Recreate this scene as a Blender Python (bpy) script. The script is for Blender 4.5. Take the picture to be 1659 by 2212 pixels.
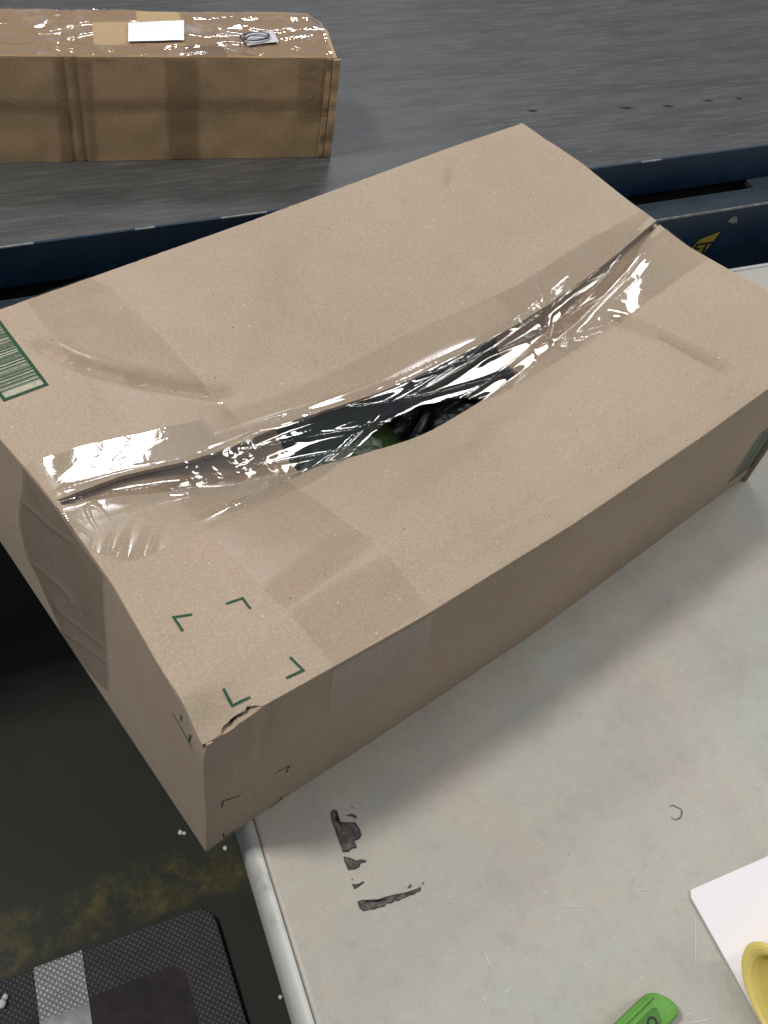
import bpy, bmesh, math, random
from mathutils import Vector, Matrix, noise
random.seed(7)
R = math.radians
for o in list(bpy.data.objects): bpy.data.objects.remove(o)
scene = bpy.context.scene
COL = scene.collection

# ------------------------------------------------------------------ camera
cam_d = bpy.data.cameras.new('camera'); cam = bpy.data.objects.new('camera', cam_d); COL.objects.link(cam)
fw = Vector((.46195662, .40996965, -.78646104)); rt = Vector((.778, -.614, .137)); rt = (rt-fw*rt.dot(fw)).normalized()
up = rt.cross(fw)
cam.matrix_world = Matrix(((rt.x, up.x, -fw.x, -.13317), (rt.y, up.y, -fw.y, -.21380), (rt.z, up.z, -fw.z, .75418), (0, 0, 0, 1)))
cam_d.sensor_fit = 'VERTICAL'; cam_d.sensor_height = 36.0; cam_d.lens = 36.0*2143.17/2212.0
cam_d.clip_start = .02; cam_d.clip_end = 100
scene.camera = cam

# ------------------------------------------------------------------ world (dim warehouse air) and ceiling lamps
world = bpy.data.worlds.new('World'); scene.world = world; world.use_nodes = True
bg = world.node_tree.nodes['Background']; bg.inputs[0].default_value = (.80, .86, 1.0, 1); bg.inputs[1].default_value = .29

def ceiling_lamp(name, loc, sx, sy, radiance, color=(1, .97, .92), rz=0, shape='RECTANGLE', aim=None):
    d = bpy.data.lights.new(name, 'AREA'); d.shape = shape; d.size = sx; d.size_y = sy
    area = sx*sy*(math.pi/4 if shape in ('ELLIPSE', 'DISK') else 1)
    d.energy = radiance*math.pi*area; d.color = color
    o = bpy.data.objects.new(name, d); COL.objects.link(o); o.location = loc
    if aim is not None:
        o.rotation_euler = (Vector(aim)-Vector(loc)).to_track_quat('-Z', 'Y').to_euler()
    else: o.rotation_euler = (0, 0, rz)
    return o
TGT = (.3, .1, .1)
ceiling_lamp('ceiling_lamp', (-1.15, .83, 2.8), .34, .50, 120, aim=TGT)                      # main lamp, back left
ceiling_lamp('ceiling_lamp', (2.35, -1.25, 2.6), .28, 1.2, 21, color=(1, .95, .86), aim=TGT)  # lamp behind the photographer's right
# the louvred fitting mirrored in the tape's left end
for cx, cy in ((1.27, 2.06), (1.375, 1.93), (1.48, 1.80)):
    ceiling_lamp('louvre_lamp', (cx, cy, 2.6), .140, .36, 34, color=(.93, .96, 1), rz=R(-51))
ceiling_lamp('round_lamp', (1.07, 2.20, 2.6), .075, .075, 40, color=(.93, .96, 1), shape='DISK')
ceiling_lamp('strip_lamp', (2.15, 2.25, 2.6), .13, 1.1, 46, color=(.93, .96, 1), rz=R(-20))
ceiling_lamp('strip_lamp', (1.95, .12, 2.6), .26, .62, 30, color=(.93, .96, 1))

scene.view_settings.view_transform = 'Standard'; scene.view_settings.look = 'None'
scene.view_settings.exposure = 0.0; scene.view_settings.gamma = 1.0; scene.view_settings.use_curve_mapping = False
scene.cycles.use_denoising = True
scene.cycles.max_bounces = 10; scene.cycles.transparent_max_bounces = 24
scene.cycles.caustics_reflective = False; scene.cycles.caustics_refractive = False

# ------------------------------------------------------------------ node helpers
class N:
    def __init__(s, name):
        s.m = bpy.data.materials.new(name); s.m.use_nodes = True; s.t = s.m.node_tree; s.t.nodes.clear()
        s.out = s.new('ShaderNodeOutputMaterial')
    def new(s, t, **k):
        n = s.t.nodes.new(t)
        for a, b in k.items(): setattr(n, a, b)
        return n
    def put(s, sock, v):
        if isinstance(v, bpy.types.NodeSocket): s.t.links.new(v, sock)
        elif v is not None: sock.default_value = v
    def math(s, op, a, b=None, c=None, clamp=False):
        n = s.new('ShaderNodeMath', operation=op, use_clamp=clamp); s.put(n.inputs[0], a); s.put(n.inputs[1], b)
        if c is not None: s.put(n.inputs[2], c)
        return n.outputs[0]
    def coords(s, kind='Object', scale=(1, 1, 1), rot=(0, 0, 0), loc=(0, 0, 0)):
        c = s.new('ShaderNodeTexCoord'); m = s.new('ShaderNodeMapping')
        s.t.links.new(c.outputs[kind], m.inputs[0]); m.inputs['Rotation'].default_value = rot
        k = s.new('ShaderNodeMapping'); s.t.links.new(m.outputs[0], k.inputs[0])
        k.inputs['Scale'].default_value = scale; k.inputs['Location'].default_value = loc
        return k.outputs[0]
    def noise(s, vec, scale, detail=4, rough=.55, dist=0.0, out=0):
        n = s.new('ShaderNodeTexNoise'); s.put(n.inputs['Vector'], vec); n.inputs['Scale'].default_value = scale
        n.inputs['Detail'].default_value = detail; n.inputs['Roughness'].default_value = rough; n.inputs['Distortion'].default_value = dist
        return n.outputs[out]
    def vor(s, vec, scale, feature='F1', rnd=1.0, out='Distance'):
        n = s.new('ShaderNodeTexVoronoi', feature=feature); s.put(n.inputs['Vector'], vec); n.inputs['Scale'].default_value = scale
        n.inputs['Randomness'].default_value = rnd
        return n.outputs[out]
    def ramp(s, f, a, b, lo=0.0, hi=1.0):
        n = s.new('ShaderNodeMapRange'); n.interpolation_type = 'SMOOTHSTEP'; s.put(n.inputs[0], f)
        n.inputs[1].default_value = a; n.inputs[2].default_value = b; n.inputs[3].default_value = lo; n.inputs[4].default_value = hi
        return n.outputs[0]
    def mix(s, f, a, b, mode='MIX'):
        n = s.new('ShaderNodeMix', data_type='RGBA', blend_type=mode); s.put(n.inputs[0], f)
        s.put(n.inputs[6], a); s.put(n.inputs[7], b); return n.outputs[2]
    def bump(s, h, strength=.3, dist=.001, normal=None):
        n = s.new('ShaderNodeBump'); n.inputs['Strength'].default_value = strength; n.inputs['Distance'].default_value = dist
        s.put(n.inputs['Height'], h); s.put(n.inputs['Normal'], normal); return n.outputs[0]
    def pbr(s, color, rough=.6, normal=None, metal=0.0, spec=.5, **k):
        n = s.new('ShaderNodeBsdfPrincipled'); s.put(n.inputs['Base Color'], color); s.put(n.inputs['Roughness'], rough)
        s.put(n.inputs['Metallic'], metal); s.put(n.inputs['Specular IOR Level'], spec); s.put(n.inputs['Normal'], normal)
        for a, b in k.items(): s.put(n.inputs[a.replace('_', ' ')], b)
        return n.outputs[0]
    def done(s, sh): s.t.links.new(sh, s.out.inputs[0]); return s.m
def C(r, g, b): return (r, g, b, 1)

def cardboard(name, col, k=1.0, rot=0.0, flute=0.0):
    n = N(name); v = n.coords()
    big = n.noise(v, 5, 3); mid = n.noise(v, 38, 4, .6); fine = n.noise(v, 620, 2, .6)
    fib = n.noise(n.coords(scale=(420, 1400, 900), rot=(0, 0, rot)), 1.0, 2)
    c = n.mix(n.ramp(big, .3, .7), C(col[0]*.93, col[1]*.92, col[2]*.90), C(col[0]*1.05, col[1]*1.05, col[2]*1.06))
    hue = n.noise(n.coords(loc=(1.7, .4, .9)), 11, 5, .6); c = n.mix(n.math('MULTIPLY', n.ramp(hue, .42, .68), .40), c, C(col[0]*1.10, col[1]*.99, col[2]*.98))
    smd = n.noise(n.coords(loc=(5.1, 2.4, .3)), 17, 7, .72); c = n.mix(n.math('MULTIPLY', n.ramp(smd, .60, .74), .22), c, C(col[0]*.60, col[1]*.55, col[2]*.52))
    c = n.mix(n.ramp(mid, .35, .7), c, n.mix(.10, c, C(col[0]*.75, col[1]*.66, col[2]*.60)))
    c = n.mix(n.ramp(fine, .30, .72), n.mix(.10*k, c, C(.10, .07, .05)), n.mix(.08*k, c, C(.9, .82, .7)))
    c = n.mix(n.math('MULTIPLY', n.ramp(fib, .5, .8), .10*k), c, C(.75, .66, .54))
    # sparse dark and pale flecks in the recycled liner
    f1 = n.vor(v, 95); sel = n.noise(v, 60, 1)
    c = n.mix(n.math('MULTIPLY', n.ramp(f1, .075, .045), n.ramp(sel, .58, .62)), c, C(.10, .07, .045))
    f2 = n.vor(n.coords(loc=(.37, .21, .1)), 120)
    c = n.mix(n.math('MULTIPLY', n.math('MULTIPLY', n.ramp(f2, .11, .05), n.ramp(sel, .46, .40)), .6), c, C(.80, .72, .58))
    h = n.math('ADD', n.math('MULTIPLY', mid, .6), n.math('MULTIPLY', fine, .25))
    return n.done(n.pbr(c, .78, n.bump(h, .25, .0012), spec=.25))
M = {}
M['card'] = cardboard('brown_cardboard', (.376, .296, .213))
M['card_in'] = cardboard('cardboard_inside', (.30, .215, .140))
M['card2'] = cardboard('tan_cardboard', (.395, .268, .135), 1.2)

def film(name, tint, gloss=1.0, bump=.25, scuff=.05, rough=.035, stretch=(1, 1, 1), rot=0.0, haze=.02, attr=False):
    n = N(name); v = n.coords(scale=stretch, rot=(0, 0, rot))
    w1 = n.noise(v, 42, 3, .5, .8); w2 = n.noise(v, 230, 2, .6)
    h = n.math('ADD', w1, n.math('MULTIPLY', w2, .10))
    if attr:
        ga = n.new('ShaderNodeAttribute', attribute_name='gloss').outputs['Fac']; ca = n.new('ShaderNodeAttribute', attribute_name='crinkle').outputs['Fac']
        h = n.math('MULTIPLY', h, n.math('ADD', n.math('MULTIPLY', ca, .9), .10))
        gsc = n.math('ADD', n.math('MULTIPLY', ga, 1.5), .22); rg = n.ramp(ga, 0, 1, .30, rough)
    else: gsc, rg = 1.7*gloss, rough
    nb = n.bump(h, bump, .0022)
    fr = n.new('ShaderNodeLayerWeight'); fr.inputs['Blend'].default_value = .5; n.put(fr.inputs['Normal'], nb)
    sch = n.math('MULTIPLY_ADD', n.math('POWER', fr.outputs['Facing'], 5.0), .95, .05)
    fac = n.math('MULTIPLY', sch, gsc, clamp=True)
    tr = n.new('ShaderNodeBsdfTransparent'); tr.inputs[0].default_value = C(*tint)
    gl = n.new('ShaderNodeBsdfGlossy'); n.put(gl.inputs['Roughness'], rg); gl.inputs[0].default_value = C(1, 1, 1); n.put(gl.inputs['Normal'], nb)
    df = n.new('ShaderNodeBsdfDiffuse'); df.inputs[0].default_value = C(.8, .8, .8)
    sc = n.math('ADD', n.math('MULTIPLY', n.ramp(n.noise(v, 22, 5, .7), .52, .75), scuff), haze)
    m1 = n.new('ShaderNodeMixShader'); n.put(m1.inputs[0], sc); n.t.links.new(tr.outputs[0], m1.inputs[1]); n.t.links.new(df.outputs[0], m1.inputs[2])
    m2 = n.new('ShaderNodeMixShader'); n.put(m2.inputs[0], fac); n.t.links.new(m1.outputs[0], m2.inputs[1]); n.t.links.new(gl.outputs[0], m2.inputs[2])
    return n.done(m2.outputs[0])
M['film'] = film('clear_packing_tape', (.945, .93, .905), 1.0, .30, .05, .03, attr=True, haze=.006)
M['film_flat'] = film('flat_packing_tape', (.94, .93, .91), .45, .08, .05, .22)
M['film_end'] = film('wrinkled_end_tape', (.95, .945, .94), .55, .16, .05, .12)
M['film_old'] = film('crumpled_parcel_tape', (.84, .78, .70), 1.2, .40, .26, .05)
M['film_side'] = film('brown_side_tape', (.945, .905, .85), .7, .20, .03, .12)

def flat(name, col, rough=.6, nz=.15, scale=60, spec=.4, bump=.1):
    n = N(name); v = n.coords(); q = n.noise(v, scale, 4)
    c = n.mix(n.ramp(q, .3, .7), C(*[x*(1-nz) for x in col]), C(*[min(1, x*(1+nz)) for x in col]))
    return n.done(n.pbr(c, rough, n.bump(q, bump, .001), spec=spec))
def ink(name, col, alpha=.92):
    n = N(name); v = n.coords(); q = n.noise(v, 700, 3)
    c = n.mix(n.ramp(q, .3, .75), C(*col), C(*[x*1.7+.01 for x in col]))
    tr = n.new('ShaderNodeBsdfTransparent'); m = n.new('ShaderNodeMixShader')
    n.put(m.inputs[0], n.ramp(n.noise(v, 900, 2), .25, .42, alpha*.75, alpha)); n.t.links.new(tr.outputs[0], m.inputs[1]); n.t.links.new(n.pbr(c, .7, spec=.2), m.inputs[2])
    return n.done(m.outputs[0])
M['green_ink'] = ink('green_print', (.012, .055, .028))
M['green_ground'] = ink('pale_print_ground', (.44, .43, .33), .55)
M['dark_ink'] = ink('dark_print', (.018, .028, .016))
M['black'] = flat('black_marker', (.012, .012, .014), .6)
M['blue_steel'] = None

# table plastic
def table_mat():
    n = N('table_plastic'); v = n.coords()
    big = n.noise(v, 7, 5, .6); mid = n.noise(n.coords(loc=(3, 1, 0)), 16, 4, .6); fine = n.noise(v, 1150, 2, .7); mot = n.noise(n.coords(loc=(2, 7, 0)), 75, 6, .7)
    c = n.mix(n.ramp(big, .35, .68), C(.405, .405, .340), C(.450, .395, .335))
    c = n.mix(n.math('MULTIPLY', n.ramp(mid, .45, .75), .40), c, C(.325, .305, .275))
    c = n.mix(n.ramp(fine, .3, .75), n.mix(.22, c, C(.16, .15, .14)), n.mix(.16, c, C(.85, .85, .78)))
    c = n.mix(n.math('MULTIPLY', n.ramp(mot, .50, .72), .34), c, C(.30, .275, .245)); c = n.mix(n.math('MULTIPLY', n.ramp(mot, .46, .30), .35), c, C(.47, .48, .42))
    f1 = n.vor(v, 85); sel = n.noise(v, 40, 1)
    c = n.mix(n.math('MULTIPLY', n.ramp(f1, .06, .035), n.ramp(sel, .62, .66)), c, C(.08, .07, .06))
    sc = n.vor(n.coords(scale=(1, 6, 1), rot=(0, 0, .7)), 26)
    c = n.mix(n.math('MULTIPLY', n.ramp(sc, .035, .018), n.math('MULTIPLY', n.ramp(sel, .50, .56), .6)), c, C(.78, .77, .70))
    return n.done(n.pbr(c, n.ramp(mid, .3, .7, .42, .58), n.bump(n.math('ADD', mid, n.math('MULTIPLY', fine, .06)), .08, .001), spec=.35))
M['table'] = table_mat()
def lip_mat():
    n = N('table_lip'); v = n.coords(); q = n.noise(v, 14, 5, .65)
    c = n.mix(n.ramp(q, .5, .72), C(.47, .475, .44), C(.22, .215, .205))
    return n.done(n.pbr(c, .45, n.bump(q, .05, .001)))
M['lip'] = lip_mat()
def belt_mat():
    n = N('worn_belt'); a = R(-15.7)
    v = n.coords(scale=(2.6, 17, 1), rot=(0, 0, -a)); v2 = n.coords(scale=(10, 120, 1), rot=(0, 0, -a)); v3 = n.coords()
    q = n.noise(v, 2.4, 6, .62); q2 = n.noise(v2, 2.0, 4, .6); q3 = n.noise(v3, 9, 5, .6); q4 = n.noise(v3, 700, 2)
    c = n.mix(n.ramp(q, .32, .70), C(.037, .037, .036), C(.066, .065, .063))
    c = n.mix(n.math('MULTIPLY', n.ramp(q2, .48, .70), .55), c, C(.100, .100, .098))
    c = n.mix(n.math('MULTIPLY', n.ramp(q3, .55, .75), .5), c, C(.045, .044, .042))
    c = n.mix(n.math('MULTIPLY', n.ramp(q4, .42, .75), .45), c, C(.125, .123, .118))
    r = n.ramp(q2, .3, .7, .36, .52)
    h = n.math('ADD', n.math('MULTIPLY', q2, .5), n.math('MULTIPLY', q, .8))
    return n.done(n.pbr(c, r, n.bump(h, .25, .0012), spec=.55))
M['belt'] = belt_mat()
def steel_mat():
    n = N('blue_painted_steel'); v = n.coords(); q = n.noise(v, 18, 5, .6); f = n.noise(v, 420, 2)
    c = n.mix(n.ramp(q, .35, .7), C(.005, .020, .047), C(.008, .030, .064))
    c = n.mix(n.math('MULTIPLY', n.ramp(f, .66, .75), .4), c, C(.06, .09, .12))
    return n.done(n.pbr(c, n.ramp(q, .3, .7, .38, .55), n.bump(q, .05, .001), spec=.4))
M['blue_steel'] = steel_mat()
M['steel_grey'] = flat('worn_ledge_paint', (.016, .027, .038), .6, .25, 25)
M['wear'] = flat('bare_worn_edge', (.20, .21, .22), .4, .3, 90)
M['slot'] = flat('slot_shade_lacing_black', (.004, .004, .005), .8)  # near black: painted shade inside the rail slot, also the belt lacing
def floor_mat():
    n = N('painted_concrete'); v = n.coords(); q = n.noise(v, 6, 6, .6); f = n.noise(v, 500, 3)
    c = n.mix(n.ramp(q, .3, .7), C(.0160, .0215, .0150), C(.0260, .0315, .0215))
    c = n.mix(n.math('MULTIPLY', n.ramp(f, .5, .8), .35), c, C(.03, .032, .026))
    f1 = n.vor(v, 38); c = n.mix(n.math('MULTIPLY', n.ramp(f1, .06, .03), n.ramp(n.noise(v, 14, 2), .55, .6)), c, C(.14, .14, .13))
    # worn yellow lane line: real paint with flaked gaps, along the conveyor
    w = n.coords(rot=(0, 0, R(15.7))); sx = n.new('ShaderNodeSeparateXYZ'); n.put(sx.inputs[0], w); y = sx.outputs[1]
    wob = n.math('ADD', y, n.math('MULTIPLY', n.math('SUBTRACT', n.noise(v, 11, 4), .5), .05))
    band = n.math('MULTIPLY', n.ramp(wob, .165, .185), n.ramp(wob, .262, .235))
    flake = n.noise(n.coords(scale=(1.2, 1, 1)), 15, 12, .80)
    mask = n.math('MULTIPLY', band, n.ramp(flake, .44, .60))
    yel = n.mix(n.ramp(n.noise(v, 45, 5, .7), .35, .65), C(.050, .042, .012), C(.115, .092, .030))
    c = n.mix(n.math('MULTIPLY', mask, .85), c, yel)
    return n.done(n.pbr(c, n.ramp(q, .3, .7, .45, .65), n.bump(n.math('ADD', q, n.math('MULTIPLY', f, .3)), .2, .002), spec=.25))
M['floor'] = floor_mat()
def mat_mat(name, a, b, bump=.9, rough=.6, spec=.4):
    n = N(name); v = n.coords(rot=(0, 0, R(45+15.7)), scale=(165, 165, 1))
    s = n.new('ShaderNodeSeparateXYZ'); n.put(s.inputs[0], v)
    h = n.math('MULTIPLY', n.math('SINE', n.math('MULTIPLY', s.outputs[0], 3.1416)), n.math('SINE', n.math('MULTIPLY', s.outputs[1], 3.1416)))
    h = n.math('ABSOLUTE', h); q = n.noise(n.coords(), 24, 5, .6)
    c = n.mix(n.ramp(h, .1, .7), C(*a), C(*b)); c = n.mix(n.math('MULTIPLY', n.ramp(q, .4, .7), .35), c, C(a[0]*.8, a[1]*.75, a[2]*.75))
    return n.done(n.pbr(c, rough, n.bump(h, bump, .0025), spec=spec))
M['mat'] = mat_mat('embossed_mat_rubber', (.045, .041, .044), (.105, .098, .105))
M['mat_in'] = flat('mat_centre_foam', (.026, .019, .020), .75, .3, 40)
M['duct'] = mat_mat('silver_tape_embossed', (.24, .235, .24), (.60, .59, .60), .9, .32, .8)
M['duct2'] = flat('silver_tape_smooth', (.22, .22, .225), .38, .25, 30, .7, .6)
M['paper'] = flat('white_card', (.80, .765, .785), .6, .02, 8, .3, .03)
M['label'] = flat('white_label', (.80, .82, .88), .5, .03, 30, .4, .1)
M['sticker'] = flat('grey_sticker', (.52, .50, .52), .5, .08, 60)
M['green_plastic'] = flat('green_plastic', (.105, .30, .036), .42, .12, 90, .45)
M['green_dark'] = flat('green_plastic_recess', (.050, .17, .018), .5, .2, 200)
M['yellow_plastic'] = flat('yellow_plastic', (.74, .61, .17), .36, .05, 30, .5, .03)
M['sign_yellow'] = flat('yellow_sticker', (.34, .27, .025), .5, .2, 120)
M['bag'] = None
def bag_mat(name, col, rough):
    n = N(name); v = n.coords(); q = n.noise(v, 40, 4, .6, 1.0); f = n.noise(v, 300, 3)
    return n.done(n.pbr(C(*col), rough, n.bump(n.math('ADD', q, n.math('MULTIPLY', f, .25)), .6, .004), spec=.5))
M['bag'] = bag_mat('black_plastic', (.006, .006, .007), .30)
M['leaf'] = bag_mat('green_wrapping', (.022, .044, .012), .26)
M['foam'] = flat('white_foam', (.75, .75, .72), .8)
def stain_mat():
    n = N('smeared_ink'); at = n.new('ShaderNodeAttribute', attribute_name='rim'); v = n.coords(); q = n.noise(v, 160, 5, .7)
    a = n.math('ADD', n.math('MULTIPLY', at.outputs['Fac'], .95), n.ramp(q, .32, .70, .40, .88), clamp=True)
    tr = n.new('ShaderNodeBsdfTransparent'); m = n.new('ShaderNodeMixShader'); n.put(m.inputs[0], a)
    n.t.links.new(tr.outputs[0], m.inputs[1]); n.t.links.new(n.pbr(C(.028, .024, .020), .5), m.inputs[2])
    return n.done(m.outputs[0])
M['stain'] = stain_mat()
M['pale_scratch'] = flat('pale_scratch', (.60, .595, .54), .6)
M['leg'] = flat('grey_powder_coat', (.22, .22, .22), .45)

# ------------------------------------------------------------------ mesh helpers
def link(name, me, mat, parent=None, smooth=False):
    o = bpy.data.objects.new(name, me); COL.objects.link(o)
    if mat is not None and len(me.materials) == 0: me.materials.append(mat)
    if smooth:
        for p in me.polygons: p.use_smooth = True
    if parent is not None:
        o.parent = parent; o.matrix_parent_inverse = parent.matrix_world.inverted()
    return o
def pyd(name, V, F, mat, parent=None, smooth=False):
    me = bpy.data.meshes.new(name); me.from_pydata([tuple(v) for v in V], [], F); me.update()
    return link(name, me, mat, parent, smooth)
def grid(name, fn, nu, nv, mat, parent=None, smooth=True, thick=0.0):
    V = [fn(i/nu, j/nv) for j in range(nv+1) for i in range(nu+1)]
    F = [(j*(nu+1)+i, j*(nu+1)+i+1, (j+1)*(nu+1)+i+1, (j+1)*(nu+1)+i) for j in range(nv) for i in range(nu)]
    o = pyd(name, V, F, mat, parent, smooth)
    if thick:
        m = o.modifiers.new('board', 'SOLIDIFY'); m.thickness = abs(thick); m.offset = -1 if thick > 0 else 1
        e = o.modifiers.new('crisp', 'EDGE_SPLIT'); e.split_angle = R(40)
    return o
def thing(name, label, cat, loc=(0, 0, 0), group=None):
    o = bpy.data.objects.new(name, None); COL.objects.link(o); o.location = loc; o.empty_display_size = .05
    o['label'] = label; o['category'] = cat
    if group: o['group'] = group
    bpy.context.view_layer.update()
    return o
def tag(o, label, cat, group=None):
    o['label'] = label; o['category'] = cat
    if group: o['group'] = group
    return o
def boxmesh(name, pts8, mat, parent=None, bevel=0.0):
    # pts8: bottom four then top four, both counter-clockwise seen from above
    F = [(3, 2, 1, 0), (4, 5, 6, 7), (0, 1, 5, 4), (1, 2, 6, 5), (2, 3, 7, 6), (3, 0, 4, 7)]
    o = pyd(name, pts8, F, mat, parent)
    if bevel:
        b = o.modifiers.new('bevel', 'BEVEL'); b.width = bevel; b.segments = 3
    return o
def prism(name, poly, z0, z1, mat, parent=None, bevel=0.0):
    n = len(poly); V = [(x, y, z0) for x, y in poly]+[(x, y, z1) for x, y in poly]
    F = [tuple(range(n-1, -1, -1)), tuple(range(n, 2*n))]+[(i, (i+1) % n, n+(i+1) % n, n+i) for i in range(n)]
    o = pyd(name, V, F, mat, parent)
    if bevel:
        b = o.modifiers.new('bevel', 'BEVEL'); b.width = bevel; b.segments = 3; b.limit_method = 'ANGLE'
    return o
def interp(L, x):
    if x <= L[0][0]: return L[0][1]
    for (a, fa), (b, fb) in zip(L, L[1:]):
        if x <= b:
            t = (x-a)/(b-a); return fa+(fb-fa)*t
    return L[-1][1]
def smi(L, x, r=.03): return sum(interp(L, x+r*k/4)*(5-abs(k)) for k in range(-4, 5))/25.0
def nz(x, y, z=0.0): return noise.noise(Vector((x, y, z)))
def sst(a, b, x):
    t = max(0.0, min(1.0, (x-a)/(b-a))); return t*t*(3-2*t)
U = Vector((.9627, -.2706, 0)); NV = Vector((.2706, .9627, 0))          # along / across the conveyor
def un(u, n, z=0.0): return U*u+NV*n+Vector((0, 0, z))

# ------------------------------------------------------------------ the floor
FZ = -.75
o = pyd('floor', [(-4, -3, FZ), (4, -3, FZ), (4, 4, FZ), (-4, 4, FZ)], [(0, 1, 2, 3)], M['floor']); o['kind'] = 'structure'

# ------------------------------------------------------------------ conveyor
cv = thing('conveyor', 'dark blue steel conveyor with a worn grey belt behind the boxes', 'conveyor', un(.4, .9, FZ))
BO = .596; BZ = .10; U0, U1 = -1.6, 2.6
def slab(name, u0, u1, n0, n1, z0, z1, mat, parent, bevel=0.0):
    return boxmesh(name, [un(u0, n0, z0), un(u1, n0, z0), un(u1, n1, z0), un(u0, n1, z0), un(u0, n0, z1), un(u1, n0, z1), un(u1, n1, z1), un(u0, n1, z1)], mat, parent, bevel)
def belt_fn(i, j):
    u = U0+(U1-U0)*i; n = BO+.0032+1.0*j
    return un(u, n, BZ+.0006*nz(u*3, n*3))
grid('belt', belt_fn, 60, 16, M['belt'], cv)
slab('side_rail', U0, U1, BO, BO+.003, .051, BZ+.0006, M['blue_steel'], cv, .0006)
slab('slot_shade_web', U0, U1, BO+.006, BO+.03, -.35, .085, M['slot'], cv)  # web coloured black so the slot's shade is in its paint
slab('lower_rail', U0, U1, .545, .551, -.10, .050, M['blue_steel'], cv)
slab('ledge', U0, U1, .545, .576, .0505, .0535, M['steel_grey'], cv, .0008)
slab('worn_edge', U0, U1, .5435, .5448, .0500, .0530, M['wear'], cv)
slab('slot_end_plate', .907, U1, .5765, .5955, .044, .0530, M['steel_grey'], cv, .002)
for uu in (-1.2, .2, 1.9):
    slab('support_leg', uu, uu+.06, .56, .62, FZ, -.02, M['blue_steel'], cv, .003)
# bits of worn paint on the upper rim
for uu, w in ((-.05, .05), (.10, .02), (.19, .05), (.72, .03), (.95, .04)):
    slab('paint_chip', uu, uu+w, BO-.0008, BO+.0012, BZ-.0002, BZ+.0014, M['wear'], cv)
# pale scuff on the lower rail
def on_rail(u, z): return un(u, .5446, z)
pyd('paint_chip', [on_rail(*p) for p in ((.852, .031), (.856, .037), (.861, .038), (.866, .034), (.870, .024), (.867, .027), (.862, .026), (.856, .029))], [tuple(range(8))], M['wear'], cv)
# warning sticker, its upper corner clear of the box
st = pyd('warning_sticker', [on_rail(*p) for p in ((.790, -.036), (.827, -.036), (.834, -.022), (.841, -.004), (.848, .016), (.834, .012), (.818, .008))], [tuple(range(7))], M['sign_yellow'], cv)
def text_mesh(name, body, size, mat, parent, origin, ex, ey):
    c = bpy.data.curves.new('txt', 'FONT'); c.body = body; c.size = size; c.offset = size*.02
    t = bpy.data.objects.new('txt', c); COL.objects.link(t); bpy.context.view_layer.update()
    me = bpy.data.meshes.new_from_object(t.evaluated_get(bpy.context.evaluated_depsgraph_get()))
    bpy.data.objects.remove(t)
    for v in me.vertices: v.co = Vector(origin)+ex*v.co.x+ey*v.co.y
    me.materials.clear()
    return link(name, me, mat, parent)
text_mesh('lettering', 'IFT', .0260, M['black'], st, un(.807, .5440, -.0165), U, Vector((0, 0, 1)))
# lacing clips worn through the belt surface
for i, (x, y, l) in enumerate(((.806, .525, .018), (.93, .475, .030), (.988, .452, .024), (1.053, .436, .018), (1.10, .42, .014), (.50, .57, .02))):
    c = Vector((x, y, 0)); d = Vector((.86, -.51, 0)); p = Vector((.51, .86, 0))
    pyd('belt_lacing', [c-d*l/2+Vector((0, 0, BZ+.0014)), c+p*.0016+Vector((0, 0, BZ+.0014)), c+d*l/2+Vector((0, 0, BZ+.0014)), c-p*.0014+Vector((0, 0, BZ+.0014))], [(0, 3, 2, 1)], M['slot'], cv)

# ------------------------------------------------------------------ folding table
tb = thing('folding_table', 'scuffed off white plastic folding table under the large box', 'table', un(.8, .1, FZ))
TU0, TU1, TN0, TN1 = .0262, 1.75, -.30, .496
def tun(u, n, z): return un(u+n*.026, n-(u-.9)*.026, z)
def rring(ins, z, r=.032, seg=8):
    u0, u1, n0, n1 = TU0+ins, TU1-ins, TN0+ins, TN1-ins; r = max(.004, r-ins); P = []
    for cu, cn, a0 in ((u1-r, n1-r, 0), (u0+r, n1-r, 90), (u0+r, n0+r, 180), (u1-r, n0+r, 270)):
        for k in range(seg+1):
            a = R(a0+90*k/seg); P.append(tun(cu+r*math.cos(a), cn+r*math.sin(a), z))
    return P
def rings(name, prof, mat, cap_top=False, cap_bot=False):
    V = []; F = []; n = None
    for ins, z in prof:
        ring = rring(ins, z); n = len(ring); V += ring
    for k in range(len(prof)-1):
        for i in range(n): F.append((k*n+i, k*n+(i+1) % n, (k+1)*n+(i+1) % n, (k+1)*n+i))
    if cap_top: F.append(tuple(range((len(prof)-1)*n, len(prof)*n)))
    if cap_bot: F.append(tuple(range(n-1, -1, -1)))
    o = pyd(name, V, F, mat, tb, True); o.data.set_sharp_from_angle(angle=R(50)) if hasattr(o.data, 'set_sharp_from_angle') else None
    return o
rings('table_lip', [(.006, -.045), (.001, -.040), (0, -.030), (0, -.013), (.0010, -.0080), (.0030, -.0038), (.006, -.0012), (.0095, .0000), (.0112, .0002), (.0118, -.0012), (.0122, -.0026)], M['lip'], cap_bot=True)
rings('table_top', [(.0123, -.0026), (.0127, -.0010), (.0135, -.0001), (.016, 0)], M['table'], cap_top=True)
for uu in (.22, 1.55):
    for nn in (-.22, .40):
        V = []; F = []
        for k in range(2):
            for i in range(10): a = R(36*i); V.append(un(uu+.013*math.cos(a), nn+.013*math.sin(a), (FZ, -.0455)[k]))
        F = [(i, (i+1) % 10, 10+(i+1) % 10, 10+i) for i in range(10)]
        pyd('leg', V, F, M['leg'], tb, True)
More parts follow.
